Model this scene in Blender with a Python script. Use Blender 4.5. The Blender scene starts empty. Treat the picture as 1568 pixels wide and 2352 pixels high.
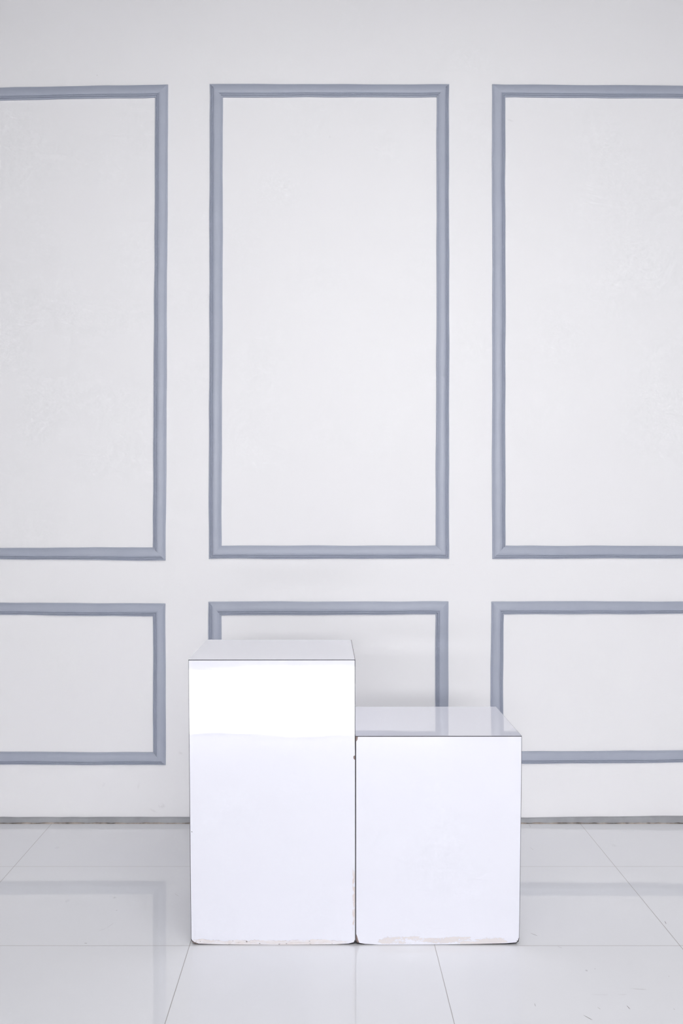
import bpy, math, random
from mathutils import Vector

random.seed(7)
S = bpy.context.scene
COL = S.collection

# ------------------------------------------------------------------ camera model
F = 2480.0            # focal length in pixels of the 1568 x 2352 frame
CX, CY = 748.0, 1177.0  # principal point (lens is shifted a little sideways)
HC = 1.06             # camera height
WALL = 3.687          # back wall plane
FRONT = 2.647         # front plane of the two podiums

def X(px, d): return (px - CX) * d / F
def Z(py, d): return HC - (py - CY) * d / F
def floor_pt(px, py):
    d = F * HC / (py - CY)
    return Vector(((px - CX) * d / F, d, 0.0))

# ------------------------------------------------------------------ node helpers
def new_mat(name):
    m = bpy.data.materials.new(name)
    m.use_nodes = True
    nt = m.node_tree
    b = nt.nodes.get('Principled BSDF')
    return m, nt, b

class NB:
    """tiny node-building helper"""
    def __init__(self, nt): self.nt = nt
    def n(self, t, **kw):
        nd = self.nt.nodes.new(t)
        for k, v in kw.items(): setattr(nd, k, v)
        return nd
    def link(self, a, b): self.nt.links.new(a, b)
    def math(self, op, a, b=None, c=None, clamp=False):
        nd = self.n('ShaderNodeMath', operation=op, use_clamp=clamp)
        for i, v in enumerate((a, b, c)):
            if v is None: continue
            if isinstance(v, (int, float)): nd.inputs[i].default_value = v
            else: self.link(v, nd.inputs[i])
        return nd.outputs[0]
    def smooth(self, v, lo, hi, a=0.0, b=1.0):
        nd = self.n('ShaderNodeMapRange', interpolation_type='SMOOTHSTEP')
        self.link(v, nd.inputs[0])
        for i, q in enumerate((lo, hi, a, b)): nd.inputs[1 + i].default_value = q
        return nd.outputs[0]
    def noise(self, vec, scale, detail=2.0, rough=0.5, out='Fac'):
        nd = self.n('ShaderNodeTexNoise')
        self.link(vec, nd.inputs['Vector'])
        nd.inputs['Scale'].default_value = scale
        nd.inputs['Detail'].default_value = detail
        nd.inputs['Roughness'].default_value = rough
        return nd.outputs[out]
    def vscale(self, vec, sc):
        nd = self.n('ShaderNodeVectorMath', operation='MULTIPLY')
        self.link(vec, nd.inputs[0]); nd.inputs[1].default_value = sc
        return nd.outputs[0]
    def mix(self, fac, a, b):
        nd = self.n('ShaderNodeMix', data_type='RGBA')
        if isinstance(fac, (int, float)): nd.inputs[0].default_value = fac
        else: self.link(fac, nd.inputs[0])
        for i, v in ((6, a), (7, b)):
            if isinstance(v, tuple): nd.inputs[i].default_value = (*v, 1.0)
            else: self.link(v, nd.inputs[i])
        return nd.outputs[2]
    def mark(self, vec, c, half, rot, axis, soft=0.4):
        """1 inside an ellipse (centre c, half sizes, turned by rot), 0 outside"""
        mp = self.n('ShaderNodeMapping', vector_type='TEXTURE')
        self.link(vec, mp.inputs['Vector'])
        mp.inputs['Location'].default_value = c
        r = [0, 0, 0]; r[axis] = rot
        mp.inputs['Rotation'].default_value = r
        mp.inputs['Scale'].default_value = half
        ln = self.n('ShaderNodeVectorMath', operation='LENGTH')
        self.link(mp.outputs[0], ln.inputs[0])
        return self.smooth(ln.outputs['Value'], soft, 1.0, 1.0, 0.0)
    def wobble(self, vec_noise, amount):
        """a normal tilted a little by a colour noise (slightly wavy glossy sheet)"""
        geo = self.n('ShaderNodeNewGeometry')
        s = self.n('ShaderNodeVectorMath', operation='SUBTRACT')
        self.link(vec_noise, s.inputs[0]); s.inputs[1].default_value = (.5, .5, .5)
        m = self.n('ShaderNodeVectorMath', operation='SCALE')
        self.link(s.outputs[0], m.inputs[0]); m.inputs['Scale'].default_value = amount
        a = self.n('ShaderNodeVectorMath', operation='ADD')
        self.link(geo.outputs['Normal'], a.inputs[0]); self.link(m.outputs[0], a.inputs[1])
        nn = self.n('ShaderNodeVectorMath', operation='NORMALIZE')
        self.link(a.outputs[0], nn.inputs[0])
        return nn.outputs[0]

# ------------------------------------------------------------------ materials
def mat_wall():
    m, nt, b = new_mat('white_wall_paint')
    k = NB(nt)
    pos = k.n('ShaderNodeTexCoord').outputs['Object']
    big = k.noise(pos, 1.3, 2.0, .55)
    col = k.mix(k.smooth(big, .3, .7), (.855, .850, .862), (.868, .864, .874))
    # grubby scuffs low on the wall and a few faint spots
    marks = [((371, 1851), .016, .012, .4, .07), ((415, 1730), .012, .006, .5, .05), ((352, 1862), .02, .006, .5, .04),
             ((757, 314), .004, .006, 0, .10), ((1172, 277), .014, .005, .3, .06), ((238, 1802), .006, .012, .5, .05),
             ((318, 1806), .006, .02, .2, .04), 
             ((1040, 1297), .028, .004, 0, .03), 
             ((223, 173), .004, .004, 0, .08)]
    blot = k.noise(pos, 60, 3.0, .6)
    for (px, py), hx, hz, rot, st in marks:
        mk = k.mark(pos, (X(px, WALL), WALL, Z(py, WALL)), (hx, 1.0, hz), rot, 1, .1)
        fac = k.math('MULTIPLY', k.math('MULTIPLY', mk, k.smooth(blot, .35, .6)), st * 3)
        col = k.mix(fac, col, (.42, .40, .40))
    k.link(col, b.inputs['Base Color'])
    b.inputs['Roughness'].default_value = .55
    b.inputs['Specular IOR Level'].default_value = .25
    return m

def mat_plain(name, col, rough=.5, spec=.5, var=0.0, vscale=30):
    m, nt, b = new_mat(name)
    k = NB(nt)
    if var:
        pos = k.n('ShaderNodeTexCoord').outputs['Object']
        f = k.noise(pos, vscale, 3.0, .6)
        k.link(k.mix(k.smooth(f, .3, .7), tuple(c * (1 - var) for c in col), tuple(min(1, c * (1 + var)) for c in col)), b.inputs['Base Color'])
    else:
        b.inputs['Base Color'].default_value = (*col, 1)
    b.inputs['Roughness'].default_value = rough
    b.inputs['Specular IOR Level'].default_value = spec
    return m

def mat_moulding():
    m, nt, b = new_mat('blue_grey_moulding_paint')
    k = NB(nt)
    pos = k.n('ShaderNodeTexCoord').outputs['Object']
    f = k.noise(pos, 9, 3.0, .6)
    col = k.mix(k.smooth(f, .3, .7), (.372, .402, .487), (.392, .422, .504))
    k.link(col, b.inputs['Base Color'])
    b.inputs['Roughness'].default_value = .38
    b.inputs['Specular IOR Level'].default_value = .4
    bp = k.n('ShaderNodeBump'); bp.inputs['Strength'].default_value = .12; bp.inputs['Distance'].default_value = .002
    k.link(k.noise(pos, 120, 2.0, .5), bp.inputs['Height']); k.link(bp.outputs[0], b.inputs['Normal'])
    return m

TILE_X0, TILE_W = -.3334, .5998     # one grout line and the tile width
TILE_Y0, TILE_D = 2.642, .591       # one grout row and the tile length

SCRATCHES = [((1216.6, 2142.8), (1234.8, 2150), .0011, .55), ((1279, 2173), (1291, 2178), .0009, .45), ((1338, 2331), (1361, 2343.5), .0013, .8),
        ((1438, 2309), (1447, 2318.5), .0011, .6), ((1446, 2270.5), (1486, 2273), .0009, .4), ((1227, 2304), (1229.5, 2312), .0010, .4),
        ((1371, 2313), (1379, 2318.5), .0009, .3), ((1355, 2284.6), (1400, 2285.5), .0009, .12), ((1418, 2285), (1440, 2284), .0009, .15),
        ((1525.5, 2115), (1529.5, 2122.5), .0012, .55), ((1214, 1893), (1219, 1901), .0014, .35), ((1216, 1945), (1225, 1953), .0014, .25),
        ((193, 2166), (200, 2166.8), .0014, .55), ((400, 2052), (411, 2059), .0011, .2), ((223, 2139.5), (245, 2132), .0009, .14),
        ((243, 2132.5), (263, 2119), .0009, .14), ((1300, 1905), (1303, 1906), .0014, .3), ((1453, 1907), (1455, 1908), .0014, .4),
        ((1534, 2242), (1537, 2243), .0014, .35), ((1546, 2317), (1549, 2319), .0012, .3)]

def mat_floor():
    m, nt, b = new_mat('polished_floor_tile')
    k = NB(nt)
    pos = k.n('ShaderNodeTexCoord').outputs['Object']
    sep = k.n('ShaderNodeSeparateXYZ'); k.link(pos, sep.inputs[0])
    jit = k.math('MULTIPLY', k.math('SUBTRACT', k.noise(pos, 25, 2.0), .5), .0006)
    def dist(v, off, size):
        u = k.math('DIVIDE', k.math('SUBTRACT', v, off), size)
        fr = k.math('FRACT', k.math('ADD', u, .5))
        return k.math('MULTIPLY', k.math('ABSOLUTE', k.math('SUBTRACT', fr, .5)), size), k.math('FLOOR', u)
    dx, ix = dist(k.math('ADD', sep.outputs[0], jit), TILE_X0, TILE_W)
    dy, iy = dist(k.math('ADD', sep.outputs[1], jit), TILE_Y0, TILE_D)
    g = k.math('MAXIMUM', k.smooth(dx, .0005, .0010, .85, 0), k.smooth(dy, .0006, .0016, .72, 0))
    tile = k.n('ShaderNodeCombineXYZ'); k.link(ix, tile.inputs[0]); k.link(iy, tile.inputs[1])
    wn = k.n('ShaderNodeTexWhiteNoise', noise_dimensions='3D'); k.link(tile.outputs[0], wn.inputs['Vector'])
    cloud = k.noise(pos, 2.2, 3.0)
    col = k.mix(k.smooth(cloud, .3, .7), (.862, .868, .892), (.88, .884, .906))
    # scratches, hairs and specks with a shape of their own
    dots = [((1346.5, 2229), .0035, .75), ((1366, 2225.5), .0017, .7), ((155, 2069), .009, .13), ((131, 1947), .010, .14),
            ((263, 2062), .006, .3), ((268, 2091), .003, .35), ((1410, 1942), .012, .12)]
    fine = k.noise(pos, 420, 2.0, .6)
    acc = None
    for c, r, st in dots:
        mk = k.mark(pos, floor_pt(*c), (r, r * 1.8, 1.0), 0, 2, .2)
        mk = k.math('MULTIPLY', mk, st)
        acc = mk if acc is None else k.math('MAXIMUM', acc, mk)
    acc = k.math('MULTIPLY', acc, k.smooth(fine, .4, .6))
    col = k.mix(g, col, (.27, .235, .21))
    col = k.mix(acc, col, (.10, .09, .09))
    k.link(col, b.inputs['Base Color'])
    k.link(k.math('ADD', k.math('MULTIPLY', k.math('MAXIMUM', g, acc), .5), .018), b.inputs['Roughness'])
    b.inputs['IOR'].default_value = 1.5
    # every tile lies a hair out of level, and its glaze is faintly wavy
    wav = k.noise(pos, 3.0, 2.0, .4, 'Color')
    mixn = k.n('ShaderNodeVectorMath', operation='ADD')
    s1 = k.n('ShaderNodeVectorMath', operation='SCALE'); k.link(wn.outputs['Color'], s1.inputs[0]); s1.inputs['Scale'].default_value = .6
    s2 = k.n('ShaderNodeVectorMath', operation='SCALE'); k.link(wav, s2.inputs[0]); s2.inputs['Scale'].default_value = .4
    k.link(s1.outputs[0], mixn.inputs[0]); k.link(s2.outputs[0], mixn.inputs[1])
    k.link(k.wobble(mixn.outputs[0], .0035), b.inputs['Normal'])
    return m

LAM = (.875, .88, .955)
def mat_laminate(name, wob=.007, wear=None):
    m, nt, b = new_mat(name)
    k = NB(nt)
    pos = k.n('ShaderNodeTexCoord').outputs['Object']
    sep = k.n('ShaderNodeSeparateXYZ'); k.link(pos, sep.inputs[0])
    x, z = sep.outputs[0], sep.outputs[2]
    col = k.mix(k.smooth(k.noise(pos, 3, 2.0), .3, .7), tuple(c * .992 for c in LAM), LAM)
    rough = .022
    if wear == 'band':        # chewed strip all along the foot, a rubbed line up the inner corner
        wave = k.noise(k.vscale(pos, (14, 0, 0)), 1.0, 5.0, .6)
        edge = k.math('MULTIPLY_ADD', wave, .026, -.0015)
        over = k.math('SUBTRACT', edge, z)                       # >0 inside the worn strip
        ragg = k.math('MULTIPLY', k.math('SUBTRACT', k.noise(pos, 170, 3.0, .6), .5), .006)
        over = k.math('ADD', over, ragg)
        ends = k.math('MULTIPLY', k.smooth(x, -.198, -.185), k.smooth(x, .165, .192, 1, 0))
        msk = k.math('MULTIPLY', k.smooth(over, 0, .0012), ends)
        rim = k.math('MULTIPLY', k.math('MULTIPLY', k.smooth(over, -.0006, .0006), k.smooth(over, .0006, .0018, 1, 0)), ends)
        rim = k.math('MULTIPLY', rim, k.smooth(k.noise(pos, 55, 2.0), .4, .6))
        rub = k.math('MULTIPLY', k.smooth(x, .1965, .1985), k.math('MULTIPLY', k.smooth(z, .03, .05), k.smooth(z, .16, .20, 1, 0)))
        rub = k.math('MULTIPLY', rub, k.smooth(k.noise(k.vscale(pos, (180, 60, 60)), 1.0, 3.0), .40, .55))
        spk = k.math('MULTIPLY', k.smooth(k.noise(k.vscale(pos, (90, 90, 190)), 1.0, 2.0), .66, .72), msk)
        worn = k.smooth(k.noise(k.vscale(pos, (35, 35, 140)), 1.0, 4.0, .65), .32, .62, .35, 1.0)
        line = k.math('SUBTRACT', k.math('MULTIPLY', k.noise(k.vscale(pos, (22, 0, 0)), 3.0, 4.0, .6), .013), z)
        line = k.math('MULTIPLY', k.smooth(k.math('ABSOLUTE', line), .0001, .0006, 1, 0), k.math('MULTIPLY', msk, k.smooth(k.noise(pos, 45, 2.0), .42, .58)))
        col = k.mix(k.math('MULTIPLY', k.math('MULTIPLY', msk, worn), .85), col, (.80, .745, .73))
        col = k.mix(k.math('MULTIPLY', line, .45), col, (.45, .36, .33))
        col = k.mix(k.math('MULTIPLY', rim, .45), col, (.48, .38, .35))
        col = k.mix(k.math('MULTIPLY', rub, .8), col, (.72, .62, .58))
        col = k.mix(k.math('MULTIPLY', spk, .85), col, (.14, .11, .10))
        nick = k.mark(pos, (-.196, 0, .277), (.0022, 1, .0015), .5, 1)
        col = k.mix(k.math('MULTIPLY', nick, .7), col, (.12, .11, .11))
        rmask = k.math('MAXIMUM', msk, rub)
    elif wear == 'patches':   # flaked patches near the foot
        st = k.math('ADD', k.math('MULTIPLY_ADD', k.noise(k.vscale(pos, (15, 1, 70)), 1.0, 4.0, .6), 4.2, -1.72), k.math('MULTIPLY_ADD', k.noise(k.vscale(pos, (150, 1, 320)), 1.0, 3.0, .6), 1.5, -.75))
        hill = k.math('MULTIPLY', k.smooth(z, .0, .005), k.smooth(z, .010, .030, 1, 0))
        ends = k.math('MULTIPLY', k.smooth(x, -.165, -.13), k.smooth(x, .15, .185, 1, 0))
        lvl = k.math('MULTIPLY', k.math('MULTIPLY', hill, ends), k.math('ADD', st, .14))
        msk = k.smooth(lvl, .34, .44)
        rim = k.math('MULTIPLY', k.smooth(lvl, .28, .36), k.smooth(lvl, .38, .48, 1, 0))
        col = k.mix(k.math('MULTIPLY', msk, .8), col, (.77, .715, .70))
        col = k.mix(k.math('MULTIPLY', rim, .22), col, (.55, .46, .43))
        crn = k.mark(pos, (.196, 0, .014), (.008, 1, .011), .5, 1, .3)
        crn = k.math('MULTIPLY', crn, k.smooth(k.noise(pos, 260, 2.0), .55, .62))
        col = k.mix(k.math('MULTIPLY', crn, .8), col, (.22, .18, .17))
        rmask = msk
    else:
        rmask = None
    k.link(col, b.inputs['Base Color'])
    if rmask is not None: k.link(k.math('MULTIPLY_ADD', rmask, .5, rough), b.inputs['Roughness'])
    else: b.inputs['Roughness'].default_value = rough
    b.inputs['IOR'].default_value = 1.5
    n1 = k.noise(pos, 7, 4.0, .55, 'Color')
    k.link(k.wobble(n1, wob), b.inputs['Normal'])
    return m

M = {
    'wall': mat_wall(),
    'room': mat_plain('plain_grey_paint', (.45, .45, .46), .6, .3),
    'room_top': mat_plain('light_dimming_ceiling_grey', (.34, .34, .35), .7, .3),  # unseen ceiling, grey chosen to darken the top of the back wall
    'room_left': mat_plain('light_dimming_wall_grey', (.17, .17, .18), .6, .3),  # unseen wall, tone lowered to darken the left side of the view
    'mould': mat_moulding(),
    'floor': mat_floor(),
    'scratch_dark': mat_plain('dark_scratch', (.30, .28, .28), .3, .3),
    'scratch_mid': mat_plain('grey_scratch', (.46, .44, .44), .3, .4),
    'scratch_faint': mat_plain('faint_scratch', (.73, .72, .73), .2, .5),
    'base': mat_plain('grey_skirting_paint', (.345, .352, .368), .45, .4, .12, 12),
    'seal': mat_plain('old_sealant', (.31, .27, .235), .8, .2, .65, 24),
    'core': mat_plain('dark_board_edge', (.052, .048, .052), .7, .2, .25, 40),
    'chip': mat_plain('bare_chipboard', (.30, .225, .205), .9, .1, .35, 350),
    'lam': mat_laminate('white_gloss_laminate'),
    'lam_top': mat_laminate('white_gloss_laminate_top', .0025),
    'lam_band': mat_laminate('white_gloss_laminate_worn_foot', .007, 'band'),
    'lam_patch': mat_laminate('white_gloss_laminate_flaked_foot', .007, 'patches'),
}

# ------------------------------------------------------------------ mesh helpers
def mesh_obj(name, verts, faces, mat, parent=None, smooth=False):
    me = bpy.data.meshes.new(name)
    me.from_pydata([tuple(v) for v in verts], [], faces)
    me.validate(); me.update()
    me.materials.append(mat)
    if smooth:
        for p in me.polygons: p.use_smooth = True
    o = bpy.data.objects.new(name, me)
    COL.objects.link(o)
    if parent is not None: o.parent = parent
    return o

def box(x0, x1, y0, y1, z0, z1):
    v = [(x, y, z) for x in (x0, x1) for y in (y0, y1) for z in (z0, z1)]
    f = [(0, 1, 3, 2), (4, 6, 7, 5), (0, 4, 5, 1), (2, 3, 7, 6), (0, 2, 6, 4), (1, 5, 7, 3)]
    return v, f

def slab_xz(outline, y0, y1):
    """closed prism: an outline in x,z (clockwise seen from the front) between y0 (front) and y1"""
    n = len(outline)
    v = [(x, y0, z) for x, z in outline] + [(x, y1, z) for x, z in outline]
    f = [tuple(range(n))[::-1], tuple(range(n, 2 * n))]
    for i in range(n):
        j = (i + 1) % n
        f.append((i, j, n + j, n + i))
    return v, f

def fix_normals(o):
    import bmesh
    bm = bmesh.new(); bm.from_mesh(o.data)
    bmesh.ops.recalc_face_normals(bm, faces=bm.faces)
    bm.to_mesh(o.data); bm.free()
    return o

def empty(name, loc):
    o = bpy.data.objects.new(name, None)
    o.location = loc; o.empty_display_size = .1
    COL.objects.link(o)
    return o

def structure(o, label=None):
    o['kind'] = 'structure'
    if label: o['label'] = label
    return o

# ------------------------------------------------------------------ the room
RX0, RX1 = -3.45, 3.6
RY0, RZ1 = -16.2, 3.4
T = .12
v, f = box(RX0 - T, RX1 + T, RY0, WALL + T, -.1, 0)
tone = []
for a_, c_, hw, st in SCRATCHES:          # scratches and hairs lie on the glaze as slim slivers
    A, B = floor_pt(*a_), floor_pt(*c_)
    d = (B - A).normalized(); p = Vector((-d.y, d.x, 0)) * hw * .8
    up = Vector((0, 0, .00015))
    n0 = len(v)
    v += [tuple(q + up) for q in (A, A.lerp(B, .3) - p * .8, A.lerp(B, .75) - p, B, A.lerp(B, .75) + p, A.lerp(B, .3) + p * .8)]
    f.append(tuple(range(n0, n0 + 6)))
    tone.append(1 if st > .5 else 2 if st > .28 else 3)
fl = mesh_obj('floor', v, f, M['floor'])
for q in ('scratch_dark', 'scratch_mid', 'scratch_faint'): fl.data.materials.append(M[q])
fix_normals(fl)
for i, t_ in enumerate(tone): fl.data.polygons[6 + i].material_index = t_
structure(fl, 'glossy pale tiled floor with thin grout lines')
v, f = box(RX0 - T, RX1 + T, WALL, WALL + T, 0, RZ1)
structure(fix_normals(mesh_obj('wall_back', v, f, M['wall'])), 'white wall with blue-grey rectangular mouldings')
v, f = box(RX0 - T, RX0, RY0, WALL, 0, RZ1)
structure(fix_normals(mesh_obj('wall_left', v, f, M['room_left'])))
v, f = box(RX1, RX1 + T, RY0, WALL, 0, RZ1)
structure(fix_normals(mesh_obj('wall_right', v, f, M['room'])))
v, f = box(RX0 - T, RX1 + T, RY0, WALL + T, RZ1, RZ1 + T)
structure(fix_normals(mesh_obj('ceiling', v, f, M['room_top'])))

# ------------------------------------------------------------------ skirting strip
def skirting():
    d = WALL - .008
    n = 150
    xs = [RX0 + (RX1 - RX0) * i / n for i in range(n + 1)]
    V, Fc = [], []
    def top(x):
        px = CX + x * F / d
        base = Z(1878.3, d) if px < 800 else Z(1879.5 - 4.0 * max(0, px - 1200) / 368, d)
        return max(.0165, min(.026, base)) + random.uniform(-.0006, .0006)
    for x in xs:
        t = top(x)
        V += [(x, WALL, 0), (x, WALL, t + .0006), (x, WALL - .0055, t + .0002), (x, WALL - .008, t - .0022), (x, WALL - .008, .0)]
    for i in range(n):
        a, b_ = i * 5, (i + 1) * 5
        for j in range(4): Fc.append((a + j, b_ + j, b_ + j + 1, a + j + 1))
    o = fix_normals(mesh_obj('baseboard_back', V, Fc, M['base']))
    structure(o, 'thin grey skirting strip along the foot of the white wall')
    # cracked old sealant in the joint with the floor
    V, Fc = [], []
    n = 420
    for i in range(n + 1):
        x = RX0 + (RX1 - RX0) * i / n
        h = random.uniform(.0008, .0034); w = random.uniform(.0015, .0045)
        V += [(x, WALL - .0078, h + .0012), (x, WALL - .008 - w * .5, h * .8), (x, WALL - .008 - w, .00005)]
    for i in range(n):
        a, b_ = i * 3, (i + 1) * 3
        for j in range(2): Fc.append((a + j, b_ + j, b_ + j + 1, a + j + 1))
    mesh_obj('sealant', V, Fc, M['seal'], o)
skirting()

# ------------------------------------------------------------------ wall mouldings
# profile: (fraction across the width, height off the wall) - the grooved side is at fraction 1
PROFILE = [(0, -.001), (0, .0045), (.015, .0055), (.06, .0062), (.085, .0064), (.10, .0080), (.16, .0092), (.24, .0103), (.34, .0112), (.45, .0117),
           (.55, .0118), (.63, .0114), (.69, .0105), (.735, .0088), (.755, .0066), (.768, .0064), (.785, .0085), (.815, .0096), (.845, .0092),
           (.868, .0062), (.882, .0046), (.895, .0058), (.92, .0069), (.955, .0067), (.985, .0050), (1.0, .0030), (1.0, -.001)]
DM = WALL - .006

def wobbly(n, amp):
    """smooth 1-D jitter"""
    ph = [random.uniform(0, 6.28) for _ in range(4)]
    fr = [random.uniform(.25, .5), random.uniform(.09, .2), random.uniform(.5, .9), random.uniform(.03, .06)]
    return [amp * (.4 * math.sin(fr[0] * i + ph[0]) + .5 * math.sin(fr[1] * i + ph[1]) + .2 * math.sin(fr[2] * i + ph[2]) + .3 * math.sin(fr[3] * i + ph[3])) for i in range(n + 1)]

def moulding_piece(name, o0, o1, i0, i1, groove_outside, parent):
    """one mitred length: outer edge o0-o1, inner edge i0-i1 (points in x,z on the wall)"""
    o0, o1, i0, i1 = map(Vector, (o0, o1, i0, i1))
    L = (o1 - o0).length
    n = max(6, int(L / .02))
    ja, jb = wobbly(n, .0011), wobbly(n, .0011)
    base = parent.location
    across = ((o0 + o1) - (i0 + i1)).normalized()
    V, Fc = [], []
    m = len(PROFILE)
    prof = PROFILE if groove_outside else [(1 - a, h) for a, h in PROFILE][::-1]
    for q in range(n + 1):
        s = q / n
        fade = min(1, q / 2, (n - q) / 2)
        pi = i0.lerp(i1, s) + across * ja[q] * fade
        po = o0.lerp(o1, s) + across * jb[q] * fade
        for t, h in prof:
            p = pi.lerp(po, t)
            V.append((p.x - base.x, WALL - h - base.y, p.y - base.z))
    for q in range(n):
        a, b_ = q * m, (q + 1) * m
        for j in range(m - 1): Fc.append((a + j, b_ + j, b_ + j + 1, a + j + 1))
    o = mesh_obj(name, V, Fc, M['mould'], parent)
    fix_normals(o)
    # make sure the shell faces the room
    if sum(p.normal.y * p.area for p in o.data.polygons) > 0: o.data.flip_normals()
    return o

def frame(index, outer, inner, groove, label):
    """outer / inner: TL, TR, BR, BL in photo pixels; groove: which of top,right,bottom,left carry the beads on the outer side"""
    P = [(X(x, DM), Z(y, DM)) for x, y in outer]
    Q = [(X(x, DM), Z(y, DM)) for x, y in inner]
    root = empty('trim_%d' % index, ((P[2][0] + P[3][0]) / 2, WALL, min(P[2][1], P[3][1])))
    structure(root, label)
    for k_, nm in ((0, 'rail'), (1, 'stile'), (2, 'rail'), (3, 'stile')):
        a, b_ = k_, (k_ + 1) % 4
        moulding_piece(nm, P[a], P[b_], Q[a], Q[b_], groove[k_], root)

frame(1, [(-170, 204), (385.5, 193.6), (379.8, 1287.5), (-170, 1284)], [(-140, 232), (355.7, 223), (350.2, 1257.3), (-140, 1259)],
      (False, False, True, True), 'tall blue-grey moulding panel cut off by the left edge of the photo')
frame(2, [(481, 192.5), (1031.6, 192.8), (1031.6, 1283.7), (479.3, 1284)], [(511.3, 222.5), (1003, 221.8), (1000.6, 1253), (508.6, 1253.6)],
      (False, True, True, True), 'tall blue-grey moulding panel whole in view above the white podiums')
frame(3, [(1130.2, 192.8), (1682, 197.5), (1682, 1283), (1130.8, 1284)], [(1160.5, 222.3), (1652, 226), (1652, 1255), (1160.9, 1253)],
      (False, True, True, False), 'tall blue-grey moulding panel cut off by the right edge of the photo')
frame(4, [(-172, 1383), (379.2, 1386.4), (380, 1757.8), (-172, 1756)], [(-142, 1411), (350.2, 1416), (351.2, 1728.3), (-142, 1727)],
      (False, False, True, True), 'low blue-grey moulding panel left of the tall podium')
frame(5, [(478.2, 1382.3), (1029.7, 1381.7), (1028.5, 1755.5), (478.5, 1757)], [(508, 1414), (1000.2, 1411.7), (999.3, 1727), (508, 1728)],
      (False, False, True, True), 'low blue-grey moulding panel half hidden behind the two podiums')
frame(6, [(1128.4, 1382), (1680, 1381), (1680, 1751.5), (1125.6, 1755.8)], [(1157.2, 1411.8), (1650, 1410), (1650, 1723.5), (1155, 1727.2)],
      (False, True, True, False), 'low blue-grey moulding panel right of the short podium')

# ------------------------------------------------------------------ podiums
def outline(px_pts, bx):
    return [(X(x, FRONT) - bx, max(0.0, Z(y, FRONT))) for x, y in px_pts]

def podium(label, core_px, panel_px, depth, front_mat, chips, side_inset):
    xs = [X(p[0], FRONT) for p in core_px]
    bx = (min(xs) + max(xs)) / 2
    root = empty('display_podium', (bx, FRONT, 0))
    root['label'] = label; root['category'] = 'podium'
    co = outline(core_px, bx)
    x0t, x1t = co[0][0], co[1][0]
    zt = co[0][1]
    x0b, x1b = min(p[0] for p in co if p[1] < .02), max(p[0] for p in co if p[1] < .02)
    fix_normals(mesh_obj('core_board', *slab_xz(co, .0008, depth - .001), M['core'], root))
    fix_normals(mesh_obj('front_panel', *slab_xz(outline(panel_px, bx), 0, .0009), front_mat, root))
    # top sheet
    il, ir = side_inset
    fix_normals(mesh_obj('top_panel', *box(x0t + il, x1t - ir, .0022, depth, zt - .0004, zt + .0005), M['lam_top'], root))
    # side and rear sheets follow the slightly leaning sides
    def side(out):
        pts = sorted([p for p in co if p[1] > .008 and (p[0] > 0) == (out > 0)], key=lambda p: -p[1])
        v, f_ = [], []
        for x_, z_ in pts:
            for dx in (-.0001 * out, .0003 * out):
                v += [(x_ + dx, .0022, z_), (x_ + dx, depth, z_)]
        m = len(pts)
        for i in range(m - 1):
            q, r = i * 4, i * 4 + 4
            f_ += [(q + 2, q + 3, r + 3, r + 2), (q, q + 1, r + 1, r), (q, q + 2, r + 2, r), (q + 1, q + 3, r + 3, r + 1)]
        f_ += [(0, 1, 3, 2), (4 * m - 4, 4 * m - 3, 4 * m - 1, 4 * m - 2)]
        fix_normals(mesh_obj('side_panel', v, f_, M['lam'], root))
    side(-1); side(1)
    back = [(x0t, zt), (x1t, zt), (x1b, .006), (x0b, .006)]
    fix_normals(mesh_obj('rear_panel', *slab_xz(back, depth - .001, depth), M['lam'], root))
    for pts in chips:
        o = fix_normals(mesh_obj('chipped_patch', *slab_xz(outline(pts, bx), .0002, .0012), M['chip'], root))
        o['label'] = 'small brown chip baring the board'
    return root

podium('tall glossy white podium, the higher of the two, left of the short one',
       [(432.4, 1515.5), (815.7, 1515.3), (815.8, 1700), (815.8, 2161), (814, 2165), (800, 2168.6), (770, 2170), (640, 2170.6), (500, 2170.4),
        (455, 2169.5), (446, 2167), (440.5, 2162.5), (438.3, 2157), (436.4, 1990), (434.4, 1760)],
       [(433.4, 1517.0), (814.3, 1516.6), (814.4, 1690), (814.9, 1735.5), (812.4, 1735.8), (811.2, 1738), (811.1, 1740.5), (812.4, 1743.6), (814.9, 1745.5), (814.9, 2000), (814.9, 2158), (812, 2164), (800, 2167.2), (770, 2169),
        (640, 2169.8), (500, 2169), (456, 2167.4), (451, 2165), (446, 2163.8), (441, 2159.5), (439.4, 2156), (437.6, 1990), (435.5, 1760)],
       .415, M['lam_band'],
       [[(812.4, 1735.8), (814.9, 1735.5), (814.9, 1745.5), (812.4, 1743.6), (811.1, 1740.5), (811.2, 1738)],
        [(440.5, 2161), (446, 2165), (451, 2166), (456, 2168), (446, 2166.8), (441, 2163.5)]], (.0004, .0012))

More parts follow.
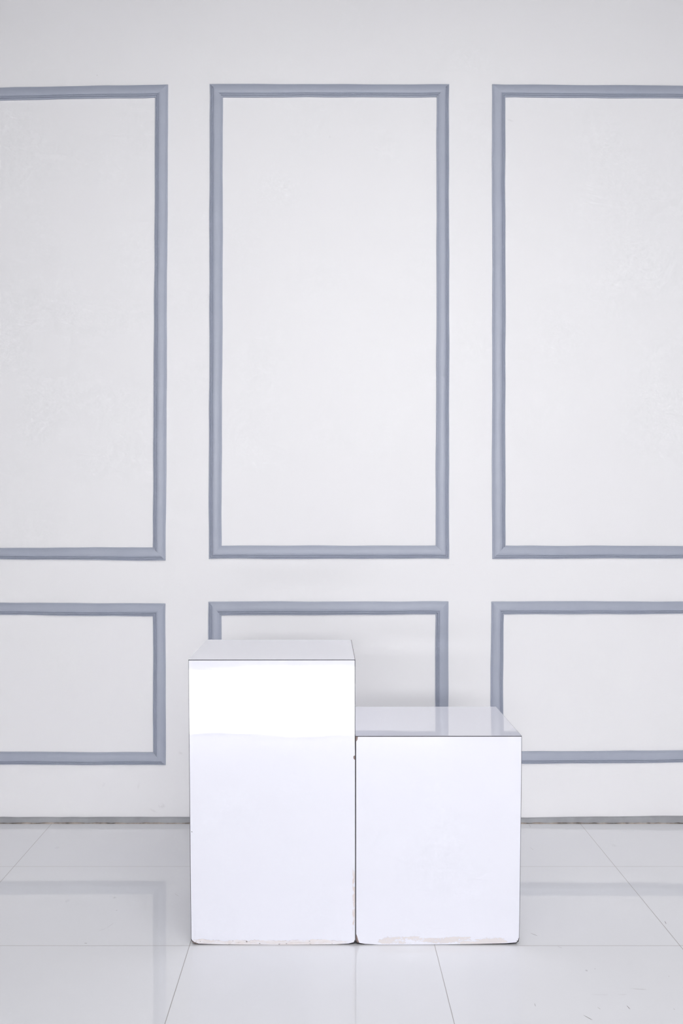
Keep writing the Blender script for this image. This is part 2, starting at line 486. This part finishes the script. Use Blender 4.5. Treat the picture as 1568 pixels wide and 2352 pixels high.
podium('short glossy white podium, the lower of the two, standing right against the tall one',
       [(816.1, 1691), (1198, 1690.7), (1197.4, 1800), (1193.2, 2120), (1192.4, 2154), (1190.5, 2163), (1185, 2166), (1160, 2168.4), (1100, 2169.7),
        (1000, 2170.4), (870, 2170.6), (835, 2169.5), (822, 2167), (816.4, 2162)],
       [(822.3, 1692.4), (1197, 1692.1), (1196.3, 1800), (1192.2, 2120), (1191.5, 2153), (1189, 2159.5), (1187.5, 2162.5), (1184, 2164.6), (1160, 2166.6), (1100, 2168.2),
        (1000, 2169.4), (870, 2169.6), (838, 2168), (825, 2165.6), (822.5, 2160), (820, 2151), (817.7, 2145), (817.5, 1703), (819.6, 1700.8), (821.3, 1697.5), (820.9, 1694.5)],
       .400, M['lam_patch'],
       [[(816.8, 1692.6), (822.3, 1692.4), (820.9, 1694.5), (821.3, 1697.5), (819.6, 1700.8), (817.5, 1703), (816.8, 1702)],
        [(817.7, 2145), (820, 2151), (822.5, 2160), (825, 2165.6), (820, 2164.5), (817.5, 2158)]], (.0004, .0006))

# ------------------------------------------------------------------ light
def area(name, loc, size, power, col, look):
    l = bpy.data.lights.new(name, 'AREA')
    l.shape = 'RECTANGLE'; l.size, l.size_y = size
    l.energy = power; l.color = col
    o = bpy.data.objects.new(name, l)
    o.location = loc
    d = Vector(look) - Vector(loc)
    o.rotation_euler = d.to_track_quat('-Z', 'Y').to_euler()
    COL.objects.link(o)
    return o

# bright window at the far end of the hall behind the camera; its mirror image in the
# polished floor lights the podium fronts and throws their soft shadow up the wall
area('window_light', (-.4, -16.0, 2.67), (6.0, 1.34), 720, (1, .995, 1.008), (-.4, 3, 2.67))
# added narrow-beam light behind the camera, a little to the right; imitates lens vignetting
o = area('added_vignette_light', (.35, -.7, 1.75), (.9, .9), 3.0, (1, .995, 1.008), (.27, 3.687, 1.58))
o.data.spread = math.radians(56)
# two added overhead fills, not seen lamps: one over the middle of the room and a weaker one nearer the wall
area('added_overhead_fill', (.62, -1.1, 3.3), (3.0, 3.0), 96, (1, .995, 1.008), (.62, -1.1, 0))
area('added_overhead_fill', (.15, 1.2, 3.3), (2.6, 2.0), 30, (1, .995, 1.008), (.15, 1.2, 0))

w = bpy.data.worlds.new('studio_world'); S.world = w
w.use_nodes = True
bg = w.node_tree.nodes['Background']
bg.inputs[0].default_value = (.97, .98, 1, 1)
bg.inputs[1].default_value = 0.05

# ------------------------------------------------------------------ camera
cd = bpy.data.cameras.new('camera')
cd.sensor_fit = 'VERTICAL'
cd.sensor_height = 36.0
cd.lens = 36.0 * F / 2352.0
cd.shift_x = (784.0 - CX) / 2352.0
cd.shift_y = (CY - 1176.0) / 2352.0
cd.clip_start = .01
cam = bpy.data.objects.new('camera', cd)
cam.location = (0, 0, HC)
cam.rotation_euler = (math.pi / 2, 0, 0)
COL.objects.link(cam)
S.camera = cam

S.view_settings.view_transform = 'Standard'
S.view_settings.look = 'None'
S.view_settings.gamma = 1
S.view_settings.exposure = -0.06
S.view_settings.use_curve_mapping = False
cy = S.cycles
cy.use_denoising = True
cy.blur_glossy = 0.0
cy.caustics_reflective = True
cy.sample_clamp_indirect = 0.0
cy.max_bounces = 7
cy.diffuse_bounces = 5
cy.glossy_bounces = 4
cy.use_adaptive_sampling = True
cy.adaptive_threshold = .045
cy.adaptive_min_samples = 20
